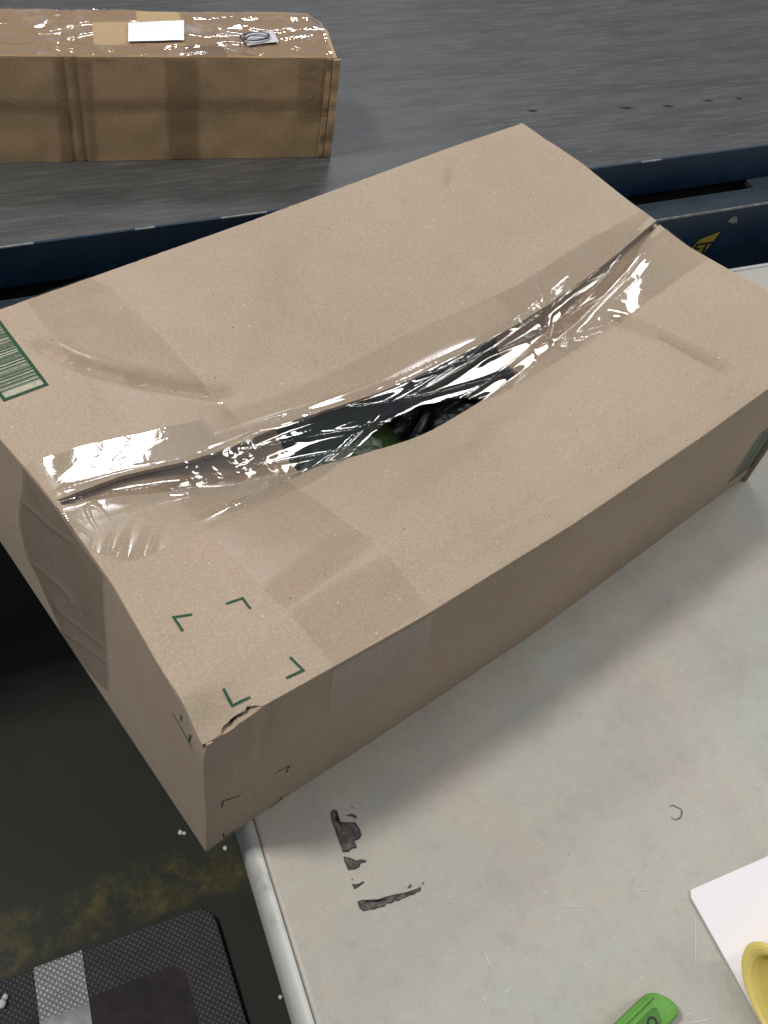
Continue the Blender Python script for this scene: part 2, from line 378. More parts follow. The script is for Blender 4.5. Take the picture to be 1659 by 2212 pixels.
# ink stains on the table, each its own flat mark
def blot(name, P, parent, z, mat, inset=.0017, jag=.0011):
    pts = []
    for i in range(len(P)):
        a = Vector(P[i]); b = Vector(P[(i+1) % len(P)]); m = max(1, int((b-a).length/.0028))
        for k in range(m):
            q = a.lerp(b, k/m); pts.append(q+Vector((nz(q.x*700, q.y*700), nz(q.x*700, q.y*700, 9)))*jag*1.6)
    c = sum(pts, Vector((0, 0)))/len(pts)
    n = len(pts); inn = [p+(c-p).normalized()*min(inset, (c-p).length*.5) for p in pts]
    V = [(p.x, p.y, z) for p in pts]+[(p.x, p.y, z) for p in inn]+[(c.x, c.y, z)]
    F = [(i, (i+1) % n, n+(i+1) % n, n+i) for i in range(n)]+[(n+i, n+(i+1) % n, 2*n) for i in range(n)]
    o = pyd(name, V, F, mat, parent)
    at = o.data.attributes.new('rim', 'FLOAT', 'POINT')
    for i in range(len(V)): at.data[i].value = 1.0 if i < n else 0.0
    return o
BL = [[(0.0915, -0.0298), (0.0941, -0.0294), (0.0968, -0.0318), (0.0944, -0.0319), (0.092, -0.0346), (0.0915, -0.0379), (0.0934, -0.0402), (0.0978, -0.0442), (0.1036, -0.0472), (0.1027, -0.0524), (0.1008, -0.0568), (0.0977, -0.0589), (0.0934, -0.0587), (0.0912, -0.0636), (0.0874, -0.0618), (0.083, -0.0619), (0.0805, -0.0595), (0.0827, -0.0526), (0.0869, -0.0411), (0.0892, -0.034)], [(0.1006, -0.0385), (0.105, -0.0405), (0.1062, -0.0439), (0.1047, -0.0448), (0.1026, -0.0418)], [(0.1065, -0.0345), (0.1084, -0.0356), (0.1083, -0.037)], [(0.0792, -0.0631), (0.0821, -0.0669), (0.0853, -0.0703), (0.0917, -0.0749), (0.0902, -0.0763), (0.087, -0.0747), (0.0834, -0.0767), (0.0756, -0.0736)], [(0.0726, -0.0829), (0.0804, -0.0861), (0.08, -0.0878), (0.0764, -0.0877), (0.0713, -0.0868)], [(0.075, -0.0767), (0.076, -0.0778), (0.0751, -0.0781)], [(0.0733, -0.0796), (0.0743, -0.0806), (0.0734, -0.0807)], [(0.068, -0.0958), (0.0706, -0.0961), (0.0731, -0.0985), (0.0725, -0.1002), (0.0826, -0.1038), (0.093, -0.1072), (0.1026, -0.1117), (0.1124, -0.1152), (0.1112, -0.1175), (0.099, -0.1143), (0.0849, -0.1101), (0.0743, -0.1071), (0.0674, -0.1031), (0.0666, -0.0995)], [(0.1036, -0.1095), (0.1084, -0.1086), (0.1091, -0.11), (0.1061, -0.1113)], [(0.1151, -0.1137), (0.1181, -0.1131), (0.1177, -0.1142), (0.1152, -0.1149)]]
for P in BL: blot('ink_stain', P, tb, .0006, M['stain'])
# pale scratches and scuffs: too many and too small to count
V = []; F = []
for i in range(620):
    x = random.uniform(.0, .75); y = random.uniform(-.34, -.03)
    p = Vector((x, y, 0)); u = p.dot(U); nn = p.dot(NV)
    if u < TU0+.03: continue
    a = random.gauss(.4, .9); l = random.choice((.0010, .0012, .0014, .0016, .002, .003, .006))*random.uniform(.6, 1.2); w = random.uniform(.0003, .0007) if l > .0025 else l*.45
    d = Vector((math.cos(a), math.sin(a), 0)); q = Vector((-d.y, d.x, 0)); b = len(V); z = Vector((0, 0, .0004)); bend = q*random.uniform(-.2, .2)*l
    V += [p-d*l/2+z, p-q*w/2+bend+z, p+d*l/2+z, p+q*w/2+bend+z]; F.append((b, b+1, b+2, b+3))
for (x0, y0, x1, y1, w) in [(0.397, -0.0209, 0.4617, -0.0363, 0.0006), (0.4198, -0.0713, 0.4575, -0.067, 0.0006), (0.3926, -0.0788, 0.4216, -0.0726, 0.0006), (0.4201, -0.1086, 0.4347, -0.1072, 0.0006), (0.2814, -0.2494, 0.236, -0.2881, 0.0006), (0.1129, -0.2081, 0.1239, -0.2087, 0.0006), (0.2404, -0.3185, 0.202, -0.2992, 0.0006), (0.1041, -0.1901, 0.096, -0.2142, 0.0006), (0.1236, -0.1733, 0.1157, -0.1949, 0.0006), (0.204, -0.2837, 0.2189, -0.289, 0.0006), (0.3343, -0.1991, 0.3457, -0.2047, 0.0006), (0.2059, -0.1589, 0.2018, -0.1679, 0.0005), (0.1988, -0.171, 0.1828, -0.1929, 0.0005), (0.1889, -0.1882, 0.2075, -0.2023, 0.0005), (0.191, -0.214, 0.1959, -0.2213, 0.0005), (0.2078, -0.2188, 0.2143, -0.2217, 0.0005), (0.2051, -0.2975, 0.2259, -0.3039, 0.0005), (0.2381, -0.2007, 0.242, -0.2055, 0.0005), (0.2491, -0.2166, 0.2604, -0.2245, 0.0005), (0.2687, -0.1812, 0.2842, -0.1811, 0.0005)]:
    a = Vector((x0, y0, .0005)); c = Vector((x1, y1, .0005)); d = (c-a).normalized(); q = Vector((-d.y, d.x, 0)); b = len(V)
    w *= .55; m = a.lerp(c, .5)+q*(c-a).length*.015; V += [a, m-q*w, c, m+q*w]; F.append((b, b+1, b+2, b+3))
o = pyd('scratches', V, F, M['pale_scratch'], tb); o['kind'] = 'stuff'

# ------------------------------------------------------------------ the large box
BXL = 'large brown cardboard box with sagging, gaping, tape-sealed top on the white table'
bx = thing('cardboard_box', BXL, 'cardboard box', (.32, .2, 0))
AD = [(-.01, .003), (0, .002), (.035, -.001), (.161, -.007), (.305, -.008), (.461, -.003), (.553, .002), (.645, .006), (.68, .008)]
ADb = [(0, .001), (.07, .001), (.148, -.001), (.339, -.003), (.58, .006), (.66, .008)]
AC = [(0, -.003), (.059, .001), (.123, .006), (.199, .006), (.237, .004), (.273, .001), (.394, -.004)]
CB = [(0, .394), (.16, .395), (.285, .396), (.54, .402), (.65, .401)]
BD = [(0, .672), (.084, .659), (.162, .643), (.235, .641), (.311, .644), (.401, .636)]
YB = [(.0, .2033), (.035, .2041), (.0655, .2038), (.1084, .1942), (.1312, .1934), (.2035, .1962), (.2963, .1879), (.3727, .1868), (.4571, .1889), (.5265, .1942), (.5992, .204), (.6334, .2116), (.66, .214)]
YF = [(.0, .1997), (.0402, .1922), (.0846, .1807), (.1038, .1777), (.1626, .1631), (.1764, .1624), (.2044, .1578), (.257, .1511), (.3, .1450), (.348, .1484), (.3774, .1498), (.4386, .1591), (.5031, .1689), (.5666, .1798), (.6273, .2053), (.66, .209)]
H = .2; T = .0042
def bumpf(x): return max(0.0, math.sin(math.pi*min(1, max(0, x/.645))))**1.2
def d_front(x): return .050*bumpf(x)
def d_back(x): return .028*bumpf(x)
def dent(x, y):                                                     # the crushed near corner
    return .011*(1-sst(.0, .034, math.hypot(x-.002, y*1.0)))
def seg(x, y, a, b):                                                # signed distance to a crease line and position along it
    ax, ay = a; bx_, by_ = b; dx, dy = bx_-ax, by_-ay; l = math.hypot(dx, dy)
    return ((x-ax)*dy-(y-ay)*dx)/l, ((x-ax)*dx+(y-ay)*dy)/(l*l)
def crease(x, y, a, b, depth, w=.006):
    d, t = seg(x, y, a, b); return depth*math.exp(-(d/w)**2)*sst(-.15, .1, t)*sst(1.15, .9, t)
def zf(x, y):
    z = H-d_front(x)*max(0, min(1.3, y/smi(YF, x)))**1.5-dent(x, y)
    z += .0030*nz(x*8, y*8, 2.3)*sst(0, .03, y)
    z -= crease(x, y, (.5204, .1441), (.5443, .0345), .0085, .0050)
    d, t = seg(x, y, (.5204, .1441), (.5443, .0345)); z += .0065*sst(-.0, .10, d)*sst(0, .05, y)*sst(-.2, .1, t)
    z -= crease(x, y, (.3096, .1122), (.2964, .0695), .0020, .005)+crease(x, y, (.1864, .0912), (.1855, .0439), .0018, .004)
    z += crease(x, y, (.10, .010), (.60, .022), .0006, .004)
    return z
def zb(x, y):
    z = H-d_back(x)*max(0, min(1.3, (.398-y)/(.398-smi(YB, x))))**1.5
    z += .0018*nz(x*8, y*8, 7.1)*sst(.40, .36, y)*max(sst(.10, .2, x), sst(.26, .32, y))
    z0 = z; z = 0.0
    for a, b in (((.0663, .3476), (.0828, .3138)), ((.0828, .3138), (.1141, .2793)), ((.1141, .2793), (.1692, .2358))):
        z -= crease(x, y, a, b, .0075, .0060)
    d, t = seg(x, y, (.0663, .3476), (.1692, .2358)); z += .006*sst(0, .06, -d)*sst(-.2, .1, t)*sst(1.2, .9, t)
    z -= crease(x, y, (.5438, .3913), (.5243, .3795), .0060, .0050)+crease(x, y, (.5243, .3795), (.4961, .3535), .0060, .006)
    z -= .002*sst(.06, .0, math.hypot(x-.62, y-.395))
    return z0+z*sst(.394, .362, y)
def jag(x): return .0014*nz(x*420, 1.7)+.0008*nz(x*1100, 4.2)
def tear(x): return sst(.009, .013, x)*sst(.037, .032, x)
def front_flap(i, j):
    # columns gather near the crushed corner
    y1 = 0; k = i**1.35
    xl = interp(AC, .2*j); xr = interp(BD, .2*j); x = xl+(xr-xl)*k
    y0 = smi(AD, x, .02)+.0040*tear(x)+(jag(x)*1.0*tear(x)); y1 = smi(YF, x)+.0008*nz(x*90, 3)
    y = y0+(y1-y0)*j
    z = zf(x, y)
    return (x, y, z-.0007*sst(.0016, 0, y-y0)*(1-tear(x)))
grid('front_flap', front_flap, 170, 56, M['card'], bx, True, T)
def back_flap(i, j):
    yq = .4-.2*j; xl = interp(AC, yq); xr = interp(BD, yq); x = xl+(xr-xl)*i
    y0 = smi(CB, x, .02)+.0005*nz(x*150, 8); y1 = smi(YB, x)+.0008*nz(x*80, 5); y = y0+(y1-y0)*j
    return (x, y, zb(x, y)-.0007*sst(.0016, 0, y0-y))
grid('back_flap', back_flap, 130, 56, M['card'], bx, True, -T)
def front_wall(i, j):
    x = -.0016+(.6690+.0040*j)*i**1.3; zt = H-.0010-dent(x, 0)-.0030*tear(x)+jag(x+.3)*tear(x); z = zt*j
    y = smi(ADb, x)*(1-j)+smi(AD, x, .02)*j+.0015*nz(x*7, z*9, 3)*math.sin(math.pi*j)
    y += crease(x, z, (.042, .19), (.039, .12), .0010, .004)
    return (x, y-.0002, z)
grid('wall', front_wall, 170, 24, M['card'], bx, True, T)
def left_wall(i, j):
    y = .0006+.3967*i; zt = H-.0010-dent(0, y); z = zt*j
    x = -.002*(1-j)+interp(AC, y)*j-.0012*nz(y*8, z*8, 6)*math.sin(math.pi*j)+.004*sst(.03, 0, math.hypot(y, z-H))
    return (x-.0004, y, z)
grid('wall', left_wall, 110, 24, M['card'], bx, True, -T)
def back_wall(i, j):
    x = -.003+.642*i; return (x, .396+(interp(CB, x)-.396)*j-.0004, (H-T*.55)*j)
grid('wall', back_wall, 40, 6, M['card'], bx, True, -T)
def right_wall(i, j):
    y = .004+.394*i; return ((.668-.03*i)*(1-j)+interp(BD, y)*j-.0008, y, (H-T*.55)*j)
grid('wall', right_wall, 40, 6, M['card'], bx, True, T)
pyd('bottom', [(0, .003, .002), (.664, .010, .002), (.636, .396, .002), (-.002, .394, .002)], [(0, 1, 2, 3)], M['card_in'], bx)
# the short flaps folded under the long ones
def minor(side):
    def f(i, j):
        y = .012+.376*i; d = (.178 if side < 0 else .214)*j
        x = interp(AC, y)+.004+d if side < 0 else interp(BD, y)-.004-d
        base = min(zf(x, min(y, smi(YF, x))) if y < .2 else 9, zb(x, max(y, smi(YB, x))) if y >= .2 else 9)
        return (x, y, base-T-.003-.004*j)
    return f
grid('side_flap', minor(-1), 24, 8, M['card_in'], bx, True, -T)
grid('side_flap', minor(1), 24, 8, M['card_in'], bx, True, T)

# prints: thin marks that follow the board
def stroke(name, P, w, mat, parent, fz, sub=5):
    V = []; F = []; pts = []
    for a, b in zip(P, P[1:]):
        for k in range(sub): pts.append(Vector(a).lerp(Vector(b), k/sub))
    pts.append(Vector(P[-1])); n = len(pts)
    for i, p in enumerate(pts):
        d0 = (p-pts[i-1]).normalized() if i else (pts[1]-p).normalized(); d1 = (pts[i+1]-p).normalized() if i < n-1 else d0
        t = (d0+d1).normalized(); q = Vector((-t.y, t.x)); k = 1/max(.5, q.dot(Vector((-d0.y, d0.x)))); ww = w*k*(1+.18*nz(p.x*500, p.y*500))
        V += [fz(*(p+q*ww/2)), fz(*(p-q*ww/2))]
    F = [(2*i, 2*i+1, 2*i+3, 2*i+2) for i in range(n-1)]
    return pyd(name, V, F, mat, parent)
def ontop(x, y): return (x, y, (zf(x, y) if y < .2 else zb(x, y))+.0005)
def onfront(x, z): return (x, smi(ADb, x)*(1-z/H)+smi(AD, x, .02)*z/H+.0015*nz(x*7, z*9, 3)*math.sin(math.pi*min(1, max(0, z/H)))-.0005, z)
def onleft(y, z): return (-.002*(1-z/H)+interp(AC, y)*z/H-.0012*nz(y*8, z*8, 6)*math.sin(math.pi*z/H)-.0010+.004*sst(.03, 0, math.hypot(y, z-H)), y, z)
for P in ([(.0368, .0778), (.0259, .0821), (.0253, .0701)], [(.0593, .0733), (.0708, .0712), (.0699, .0607)], [(.0697, .0161), (.0717, .0044), (.0597, .0059)], [(.0236, .0209), (.0229, .0097), (.0344, .0074)]):
    stroke('printed_corner_mark', P, .0017, M['green_ink'], bx, ontop)
for P in ([(.055, .069), (.068, .066), (.066, .056)], [(.0112, .067), (.0122, .078), (.026, .068)], [(.065, .009), (.065, .003), (.055, .002)], [(.013, .014), (.0135, .004), (.024, .003)]):
    stroke('printed_corner_mark', P, .0012, M['dark_ink'], bx, onfront)
for P in ([(.040, .166), (.026, .164), (.014, .161)], [(.028, .184), (.0285, .175)], [(.016, .178), (.019, .162)]):
    stroke('printed_corner_mark', P, .0013, M['green_ink'], bx, onleft)
def barcode(x0, x1, y0, y1, frame, fz, bars_along_x, seedv, ground):
    rr = random.Random(seedv); V = []; F = []
    def q(a0, a1, b0, b1, sub=8):
        for k in range(sub):
            for m in range(3 if (b1-b0) > .004 else 1):
                mm = 3 if (b1-b0) > .004 else 1
                s0 = a0+(a1-a0)*k/sub; s1 = a0+(a1-a0)*(k+1)/sub; t0 = b0+(b1-b0)*m/mm; t1 = b0+(b1-b0)*(m+1)/mm
                b = len(V); V.extend([fz(s0, t0), fz(s1, t0), fz(s1, t1), fz(s0, t1)]); F.append((b, b+1, b+2, b+3))
    q(x0, x1, y0, y0+frame); q(x0, x1, y1-frame, y1); q(x0, x0+frame, y0, y1, 1); q(x1-frame, x1, y0, y1, 1)
    if bars_along_x:
        p = y0+frame+.006
        while p < y1-frame-.004:
            w = rr.choice((.0005, .0005, .0009, .0014)); q(x0+frame, x1-frame, p, p+w, 5); p += w+rr.choice((.0006, .0006, .0010, .0015))
    else:
        p = x0+frame+.003
        while p < x1-frame-.003:
            w = rr.choice((.0006, .0006, .0010, .0016)); q(p, p+w, y0+frame, y1-frame, 1); p += w+rr.choice((.0007, .0007, .0011, .0017))
    b = pyd('printed_barcode', V, F, M['green_ink'], bx)
    if ground:
        def g(i, j):
            v = fz(x0+(x1-x0)*i, y0+(y1-y0)*j); return ground(v)
        grid('print_ground', g, 6, 10, M['green_ground'], b, False)
barcode(.0185, .0535, .3035, .385, .0026, ontop, True, 3, lambda v: (v[0], v[1], v[2]-.0002))
def fb(x, z): return onfront(x, z)
barcode(.622, .668, .022, .098, .0018, fb, False, 5, lambda v: (v[0], v[1]+.0002, v[2]))

stroke('ink_stain', [(.322+.0058*math.cos(R(a))*(1+.15*math.sin(a)), -.1927+.0058*math.sin(R(a))) for a in range(-170, 110, 20)], .0011, M['stain'], tb, lambda x, y: (x, y, .0006), 2)
# ---- the clear tape along the gaping seam
TT = [(.0, .2411), (.0295, .2426), (.123, .2263), (.221, .2200), (.3424, .226), (.4827, .2220), (.5526, .2292), (.66, .23)]
TB = [(.0, .165), (.006, .160), (.0121, .1390), (.0337, .1318), (.0976, .1370), (.183, .142), (.2255, .154), (.262, .164), (.30, .166), (.338, .160), (.3782, .1440), (.4355, .1400), (.4995, .1394), (.5688, .1406), (.66, .148)]
def base_film(x, y):
    yf = smi(YF, x)-.0015; yb = smi(YB, x)+.0015
    if y <= yf: return zf(x, y)+.0007, 0.0
    if y >= yb: return zb(x, y)+.0007, 0.0
    t = (y-yf)/max(1e-5, yb-yf); g = min(1, (yb-yf)/.02)
    a, b = zf(x, yf)+.0007, zb(x, yb)+.0007
    return a+(b-a)*(1-(1-t)**1.7)-.002*g*math.sin(math.pi*t), g*min(1.0, 5*t*(1-t)+.15)
def ridge(v): return 1-abs(2*v)
GL = []; CR = []
def seam_film(i, j):
    x = .003+.646*i; lo = smi(TB, x, .015)+.0012*nz(x*60, 1); hi = smi(TT, x, .03)+.0010*nz(x*50, 4)
    y = lo+(hi-lo)*j; z, g = base_film(x, y); yf = smi(YF, x); yb = smi(YB, x)
    near = math.exp(-((y-yb)/.010)**2)*sst(.12, .18, x)+math.exp(-((y-yf)/.012)**2)
    s = y-.5*(yf+yb); loose = max(g, min(1, near))*sst(.0, .03, x)
    # long folds pulled along the seam
    w = .0044*loose*nz(x*2.6+s*9, s*36+1.1*nz(x*5, 3), 1.1)+.0010*loose*nz(x*9+s*24, s*60, 3.9)
    w += .0030*loose*ridge(nz(x*3.4-s*26, s*58, 4.4))**6
    w += .0018*g*ridge(nz(x*9+s*60, s*16, 6.1))**7*sst(.12, .2, x)
    # the lip of film that stands up along the edge of the back flap
    dl = (y-(yb-.003+.004*nz(x*9, 2.2)))/.0042
    w += .0050*math.exp(-dl*dl)*(.55+.6*nz(x*11, 7.7))*sst(.09, .16, x)*sst(.60, .5, x)
    # folds fanning out from the pinch near the right end
    rx, ry = x-.470, y-.166; r = math.hypot(rx, ry); fan = 0.0
    if rx > -.03:
        ph = math.atan2(ry, max(1e-4, rx+.012)); fan = sst(.190, .12, r)*sst(0, .012, r+.002)
        w += .0052*ridge(nz(ph*2.6+.7, 5.5, r*1.1))**3*fan*(.45+.55*sst(.16, .0, r))
    # loose corner at the left end
    cor = sst(.065, .02, x)*sst(.170, .135, y); cor2 = sst(.05, .0, x)*sst(.03, .0, abs(y-.185))
    w += .0030*ridge(nz(x*55-y*40, y*22, 6.6))**4*cor+.0018*ridge(nz(x*110, y*35, 9.6))**3*cor2
    low = .0028*math.exp(-((j-.10-.05*nz(x*14, 6))/.05)**2)*sst(.07, .14, x)*sst(.30, .24, x); w += low; cor2 = max(cor2, min(1, low*900))
    mirror = sst(.006, .02, x)*sst(.150, .125, x)*sst(-.002, .003, y-yb)
    lowedge = sst(.14, .20, x)*sst(.34, .28, x)*sst(.35, .12, j)
    GL.append(max(.10+.10*nz(x*14, y*14, 3), min(1, loose*1.2), mirror, fan*.95, cor*.8, cor2*.8, lowedge*.8)); CR.append(max(loose*.07+.22*max(0, nz(x*11, y*25, 9))*loose, fan*.16, mirror*.13, cor*.5, cor2*.6, .06, lowedge*.5))
    z += .0002+(w if loose+fan+cor+cor2 > .02 else 0); xl, xr = interp(AC, y)-.0008, interp(BD, y)+.0008
    if x < xl: z -= xl-x; x = xl
    if x > xr: z -= x-xr; x = xr
    return (x, y, z)
def setattrs(o):
    for nm, L in (('gloss', GL), ('crinkle', CR)):
        at = o.data.attributes.new(nm, 'FLOAT', 'POINT'); at.data.foreach_set('value', [float(max(0, min(1, q))) for q in L])
    GL.clear(); CR.clear()
setattrs(grid('clear_tape', seam_film, 620, 120, M['film'], bx))
# tape end folded down over the left wall
def end_film(i, j):
    t = j; zt = H-.002; z0 = .004+.03*i
    y0 = .1365+.006*t*0+(.1365-.1365)*t; y1 = .243+.024*sst(0, .75, t)
    lo = .134+.008*t; y = lo+(y1-lo)*i
    zl = interp([(0, .030), (.35, .004), (.62, .004), (1, .070)], i)
    z = zt+(zl-zt)*t; p = onleft(y, max(0, z))
    w = .0004+.0009*ridge(nz(y*22+z*30, z*9, 3.3))**8+.0002*nz(y*40, z*40, 1.3)
    return (p[0]-w*sst(0, .1, t)-.0003, y, z)
grid('tape_end', end_film, 90, 90, M['film_end'], bx)
# strip across the lid, left third: back flap, over the gap, front flap, down the front wall
def cross_film(i, j):
    y = .3945+(-.004-.3945)*j
    xl = interp([(-.004, .089), (.053, .0862), (.116, .0842), (.2241, .0822), (.2862, .0794), (.397, .0800)], y)
    xr = interp([(-.004, .1680), (.0565, .1700), (.1055, .1700), (.215, .1599), (.2655, .1544), (.397, .1364)], y)
    x = xl+(xr-xl)*i; z, g = base_film(x, y)
    w = .0012*g*ridge(nz(x*60, y*120, 3))**2+.0012*sst(.9, 1, i)*ridge(nz(y*26, 3.3))**2*sst(.2, .24, y)*sst(.34, .26, y)
    e = sst(.93, 1, i)*sst(.2, .22, y)*sst(.31, .25, y)
    GL.append(max(.05, g, e, .35*sst(.12, .0, abs(y-.14)))); CR.append(max(.05, g*.6, e*.4))
    return (x, y, z+.0005+w)
setattrs(grid('cross_tape', cross_film, 50, 200, M['film'], bx))
def cross_drop(i, j):
    xt = .089+(.1685-.089)*i; zl = interp([(0, .118), (.22, .131), (.45, .112), (.6, .104), (.78, .096), (1, .112)], i)
    z = H-.004+(zl-H+.004)*j; x = xt+.012*j*i+.006*j
    p = onfront(x, z); return (p[0], p[1]-.0003-.0006*ridge(nz(x*70, z*30, 2))**3, p[2])
grid('tape_end', cross_drop, 40, 30, M['film_flat'], bx)

# ------------------------------------------------------------------ what shows inside the gap
def bag_fn(cx, cy, rx, ry, h, seedv, zb0):
    def f(i, j):
        a = 2*math.pi*i; r = j; x = cx+rx*r*math.copysign(abs(math.cos(a))**.6, math.cos(a)); y = cy+ry*r*math.copysign(abs(math.sin(a))**.6, math.sin(a))
        z = zb0+h*(1-r**3.5)+(.007*nz(x*22, y*22, seedv)+.004*ridge(nz(x*40, y*55, seedv+2))**2)*(1-r)
        return (x, y, max(.008, z))
    return f
o = grid('black_bag', bag_fn(.36, .20, .255, .165, .088, 1.0, .010), 96, 40, M['bag']); tag(o, 'crinkled black plastic bag showing through the gap in the box lid', 'plastic bag')
o = grid('green_packet', bag_fn(.240, .205, .078, .060, .034, 4.0, .096), 64, 24, M['leaf']); tag(o, 'dark green packet lying on the black bag under the tape', 'packet')

# ------------------------------------------------------------------ long parcel on the conveyor
E1 = Vector((-.911, .412, 0)); E2 = Vector((.440, .898, 0)); O2 = Vector((.511, .563, BZ)); PH = .117; PD = .091; PL = .62
lp = thing('long_parcel', 'long narrow tan carton wrapped in crumpled clear tape on the belt', 'parcel', O2+E1*PL/2+E2*PD/2)
CRS = .276                                                          # the buckled ring round its middle
def lpp(s, d, h):                                                   # along, depth, height -> world, with the carton's dents
    k = math.exp(-((s-CRS)/.0032)**2)+.8*math.exp(-((s-CRS+.012)/.0028)**2)
    v = O2+E1*s+E2*d+Vector((0, 0, h))
    wob = .0016*nz(s*9, h*11, d*11+3)+.0008*nz(s*40, h*40, d*40)
    inn = .0022*k
    v += E2*(inn-wob if d < PD/2 else -inn+wob)*(1 if d in (0, PD) else 0)
    v.z += (-inn*.6+wob)*(1 if h >= PH-1e-6 else 0)
    if h < 1e-6: v.z = BZ+.0004
    v.z -= .010*sst(.02, 0, s)*sst(PD*.55, PD, d)*(h/PH)             # slumped far corner
    v += E2*.010*(s/.35)**2*0
    return v
grid('side_panel', lambda i, j: lpp(PL*i, 0, PH*j), 190, 18, M['card2'], lp, True, -.003)
grid('side_panel', lambda i, j: lpp(PL*i, PD, PH*j), 40, 6, M['card2'], lp, True, .003)
grid('top_panel', lambda i, j: lpp(PL*i, PD*j, PH), 190, 20, M['card2'], lp, True, -.003)
grid('end_panel', lambda i, j: lpp(0, PD*i, PH*j)+E1*(.0015*nz(i*6, j*9, 4)), 18, 20, M['card2'], lp, True, .003)
grid('end_panel', lambda i, j: lpp(PL, PD*i, PH*j), 4, 4, M['card2'], lp, True, -.003)
for s0, s1, d in ((-.0040, .0035, .0028), (.0048, .0105, .0012)):
    grid('folded_edge', lambda i, j: lpp(s0+(s1-s0)*i, 0, .001+(PH-.002)*j)-E2*(d+.0010*nz(j*9, s0*100)), 6, 30, M['card2'], lp, False, -.0025)
def strip(name, s0, s1, a0, a1, on, mat, amp=.0006, f=60, nu=60, nv=16, skew=0.0):
    def fn(i, j):
        a = a0+(a1-a0)*j; s = s0+(s1-s0)*i+skew*(j-.5)
        w = .0006+amp*ridge(nz(s*f, a*f*2.2, s0*9))**2
        if on == 'top': v = lpp(s, a, PH)+Vector((0, 0, w))
        elif on == 'front': v = lpp(s, 0, a)-E2*w
        else: v = lpp(0, s, a)-E1*w
        return v
    return grid(name, fn, nu, nv, mat, lp)
strip('packing_tape', .004, .155, .0, PD-.002, 'top', M['film_old'], .0022, 24, 120, 50)
strip('packing_tape', .115, PL, .0, .022, 'top', M['film_old'], .0022, 24, 200, 16)
strip('packing_tape', .20, PL, .066, PD, 'top', M['film_old'], .0010, 60, 200, 16)
strip('packing_tape', .245, .345, .022, .066, 'top', M['film_old'], .0024, 26, 80, 24)
strip('packing_tape', .145, .178, .001, PH-.001, 'front', M['film_side'], .0004, 30, 20, 30)
strip('packing_tape', .252, .288, .001, PH-.001, 'front', M['film_side'], .0004, 30, 20, 30, -.006)
strip('packing_tape', .0, PL, .060, .074, 'front', M['film_side'], .0005, 30, 160, 10)
strip('packing_tape', .001, .040, .050, PH-.001, 'front', M['film_side'], .0010, 60, 40, 50)
strip('packing_tape', .002, PD-.002, .002, PH-.002, 'end', M['film_side'], .0020, 60, 30, 40)
def quad_on_top(name, P, mat, parent, dz, nu=10, nv=8):
    A, B, C_, D = [Vector(p) for p in P]
    def fn(i, j):
        p = A.lerp(B, i).lerp(D.lerp(C_, i), j); q = Vector((p.x, p.y, 0))-Vector((O2.x, O2.y, 0)); s = q.dot(E1); d = q.dot(E2)
        v = lpp(s, min(PD-.001, max(.001, d)), PH); return (p.x, p.y, v.z+dz)
    return grid(name, fn, nu, nv, mat, parent)
lab = quad_on_top('shipping_label', [(.347, .7027), (.4031, .6872), (.3812, .6513), (.329, .6719)], M['label'], lp, .0030)
stk = quad_on_top('small_sticker', [(.4412, .6384), (.4771, .6312), (.4696, .61), (.4355, .6168)], M['sticker'], lp, .0030)
cS = Vector((.4500, .6240)); ea = Vector((.0145, -.0035)); eb = Vector((.0040, .0085))
P = []
for k in range(60):
    a = k/60*4*math.pi+.4; sc = 1-.13*math.sin(a*.5)
    P.append(cS+ea*math.cos(a)*sc+eb*math.sin(a)*(sc*(.75 if k > 30 else 1)))
P += [cS+ea*.7-eb*.3, cS-ea*.4+eb*.2, cS-ea*.8-eb*.5]
V = []; F = []
for i, p in enumerate(P):
    t = (P[min(i+1, len(P)-1)]-P[max(0, i-1)]).normalized(); q = Vector((-t.y, t.x))*.0009
    V += [(p.x+q.x, p.y+q.y, BZ+PH+.0058+i*.00001), (p.x-q.x, p.y-q.y, BZ+PH+.0058+i*.00001)]
F = [(2*i, 2*i+1, 2*i+3, 2*i+2) for i in range(len(P)-1)]
pyd('marker_scribble', V, F, M['black'], stk)

# ------------------------------------------------------------------ small things on the table
def unpoly(L): return [(un(u, n).x, un(u, n).y) for u, n in L]
pu, pn = Vector((.2815, -.2415, 0)).dot(U), Vector((.2815, -.2415, 0)).dot(NV)
o = prism('white_card', unpoly([(pu-.0005, pn-.0050), (pu+.0025, pn), (pu+.2, pn), (pu+.2, pn-.115), (pu-.0005, pn-.115)]), .0008, .0026, M['paper'], None, .0003)
tag(o, 'blank white card with a clipped corner lying on the table', 'card')

kn = thing('box_cutter', 'green plastic box cutter lying at the table front edge', 'box cutter', (.14, -.285, .001))
def kpoly(s): 
    return [(.2035, -.2945+0*s), (.2065, -.2885), (.2050, -.2820), (.2005, -.2745), (.1950, -.2705), (.0700, -.2690), (.0620, -.2730), (.0600, -.2880), (.0660, -.2960)]
prism('handle', kpoly(1), .001, .0150, M['green_plastic'], kn, .0022)
prism('spine_ridge', [(.1935, -.2728), (.1955, -.2756), (.075, -.2745), (.075, -.2715)], .0150, .0172, M['green_plastic'], kn, .0008)
prism('slider', [(.190, -.2795), (.1925, -.2815), (.1885, -.2895), (.160, -.2890), (.160, -.2795)], .0150, .0162, M['green_dark'], kn, .0006)
text_mesh('lettering', 'O', .010, M['black'], kn, (.178, -.289, .0166), Vector((1, 0, 0)), Vector((0, 1, 0)))

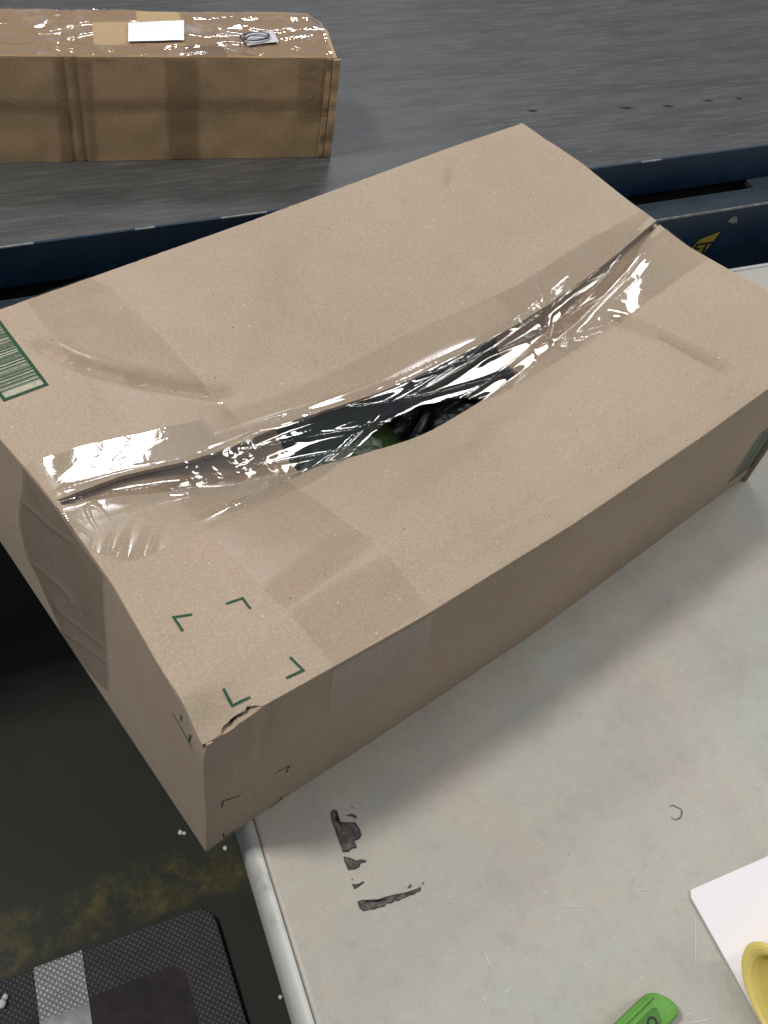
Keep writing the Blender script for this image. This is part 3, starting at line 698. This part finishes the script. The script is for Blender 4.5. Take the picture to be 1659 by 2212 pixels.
# yellow sleeve lying on the card, its rolled mouth to the left, cut by the frame
YC = Vector((.2660, -.3420, 0)); PROF = [(.150, 1.0), (.020, 1.0), (.008, 1.0), (.003, 1.05), (.0, 1.11), (-.0022, 1.13), (-.0040, 1.10), (-.0048, 1.03), (-.0042, .96), (-.002, .90), (.003, .87), (.012, .865), (.060, .86), (.100, .60), (.101, 0)]
def sleeve(i, j):
    a = 2*math.pi*i; k = j*(len(PROF)-1); q = int(min(len(PROF)-2, math.floor(k))); f = k-q
    uu = PROF[q][0]+(PROF[q+1][0]-PROF[q][0])*f; r = PROF[q][1]+(PROF[q+1][1]-PROF[q][1])*f
    v = YC+U*(uu+.010*math.sin(a))+NV*(.044*r*math.cos(a)); v.z = .0275+.0220*r*math.sin(a)*(1+.05*math.cos(a)); return v
o = grid('yellow_sleeve', sleeve, 72, 84, M['yellow_plastic']); tag(o, 'hollow yellow plastic sleeve with a rolled rim lying on the white card', 'sleeve')

# ------------------------------------------------------------------ mat and crumbs on the floor
mt = thing('floor_mat', 'dark grey embossed rubber mat with rounded corner on the floor', 'floor mat', un(-.35, -.2, FZ))
mc = Vector((.098, .141, 0)); mu, mn = mc.dot(U)-.006, mc.dot(NV)
def rpoly(u0, u1, n0, n1, r):
    L = []
    for cu, cn, a0 in ((u1-r, n1-r, 0), (u0+r, n1-r, 90), (u0+r, n0+r, 180), (u1-r, n0+r, 270)):
        for k in range(9): a = R(a0+90*k/8); L.append((cu+r*math.cos(a), cn+r*math.sin(a)))
    return unpoly(L)
prism('mat_border', rpoly(mu-.75, mu, mn-1.0, mn, .028), FZ+.001, FZ+.016, M['mat'], mt, .003)
prism('mat_centre', rpoly(mu-.68, mu-.060, mn-.93, mn-.062, .020), FZ+.0165, FZ+.0172, M['mat_in'], mt)
def duct(i, j):
    u = -.196+.064*i-.012*j+mu*0; n = mn+.004-.16*j
    P = un(-.196+.060*i, 0).x
    return un(u, n, FZ+.0180+.0010*ridge(nz(u*60, n*60, 2))*sst(.35, .6, j)-(.012 if j == 0 else 0))
d1 = grid('duct_tape', lambda i, j: duct(i, j*.45), 16, 16, M['duct'], mt); d1['label'] = 'silver duct tape strip, embossed like the mat'
d2 = grid('duct_tape', lambda i, j: duct(i, .45+.55*j), 16, 16, M['duct2'], mt)
CRUMB = ['left crumb of the touching white foam pair beside the box corner', 'right crumb of the touching white foam pair beside the box corner', 'single white foam crumb between the box corner and table edge', 'single white foam crumb between floor mat and table edge', 'largest white foam crumb at the mat edge by the frame', 'smaller white foam crumb touching the largest one at the mat edge']
for k, (x, y, s) in enumerate(((.112, .259, .0038), (.116, .255, .003), (.153, .201, .0035), (.103, -.016, .0030), (-.197, .193, .0060), (-.190, .198, .004))):
    bm = bmesh.new(); bmesh.ops.create_icosphere(bm, subdivisions=2, radius=s)
    for v in bm.verts: v.co *= 1+.35*nz(v.co.x*400+k*3, v.co.y*400, v.co.z*400)
    me = bpy.data.meshes.new('foam_crumb'); bm.to_mesh(me); bm.free()
    on_mat = (k >= 3)
    o = link('foam_crumb', me, M['foam'], None, True); o.location = (x, y, FZ+s*.8+(.017 if k >= 4 else 0))
    tag(o, CRUMB[k], 'crumb', 'foam crumbs')
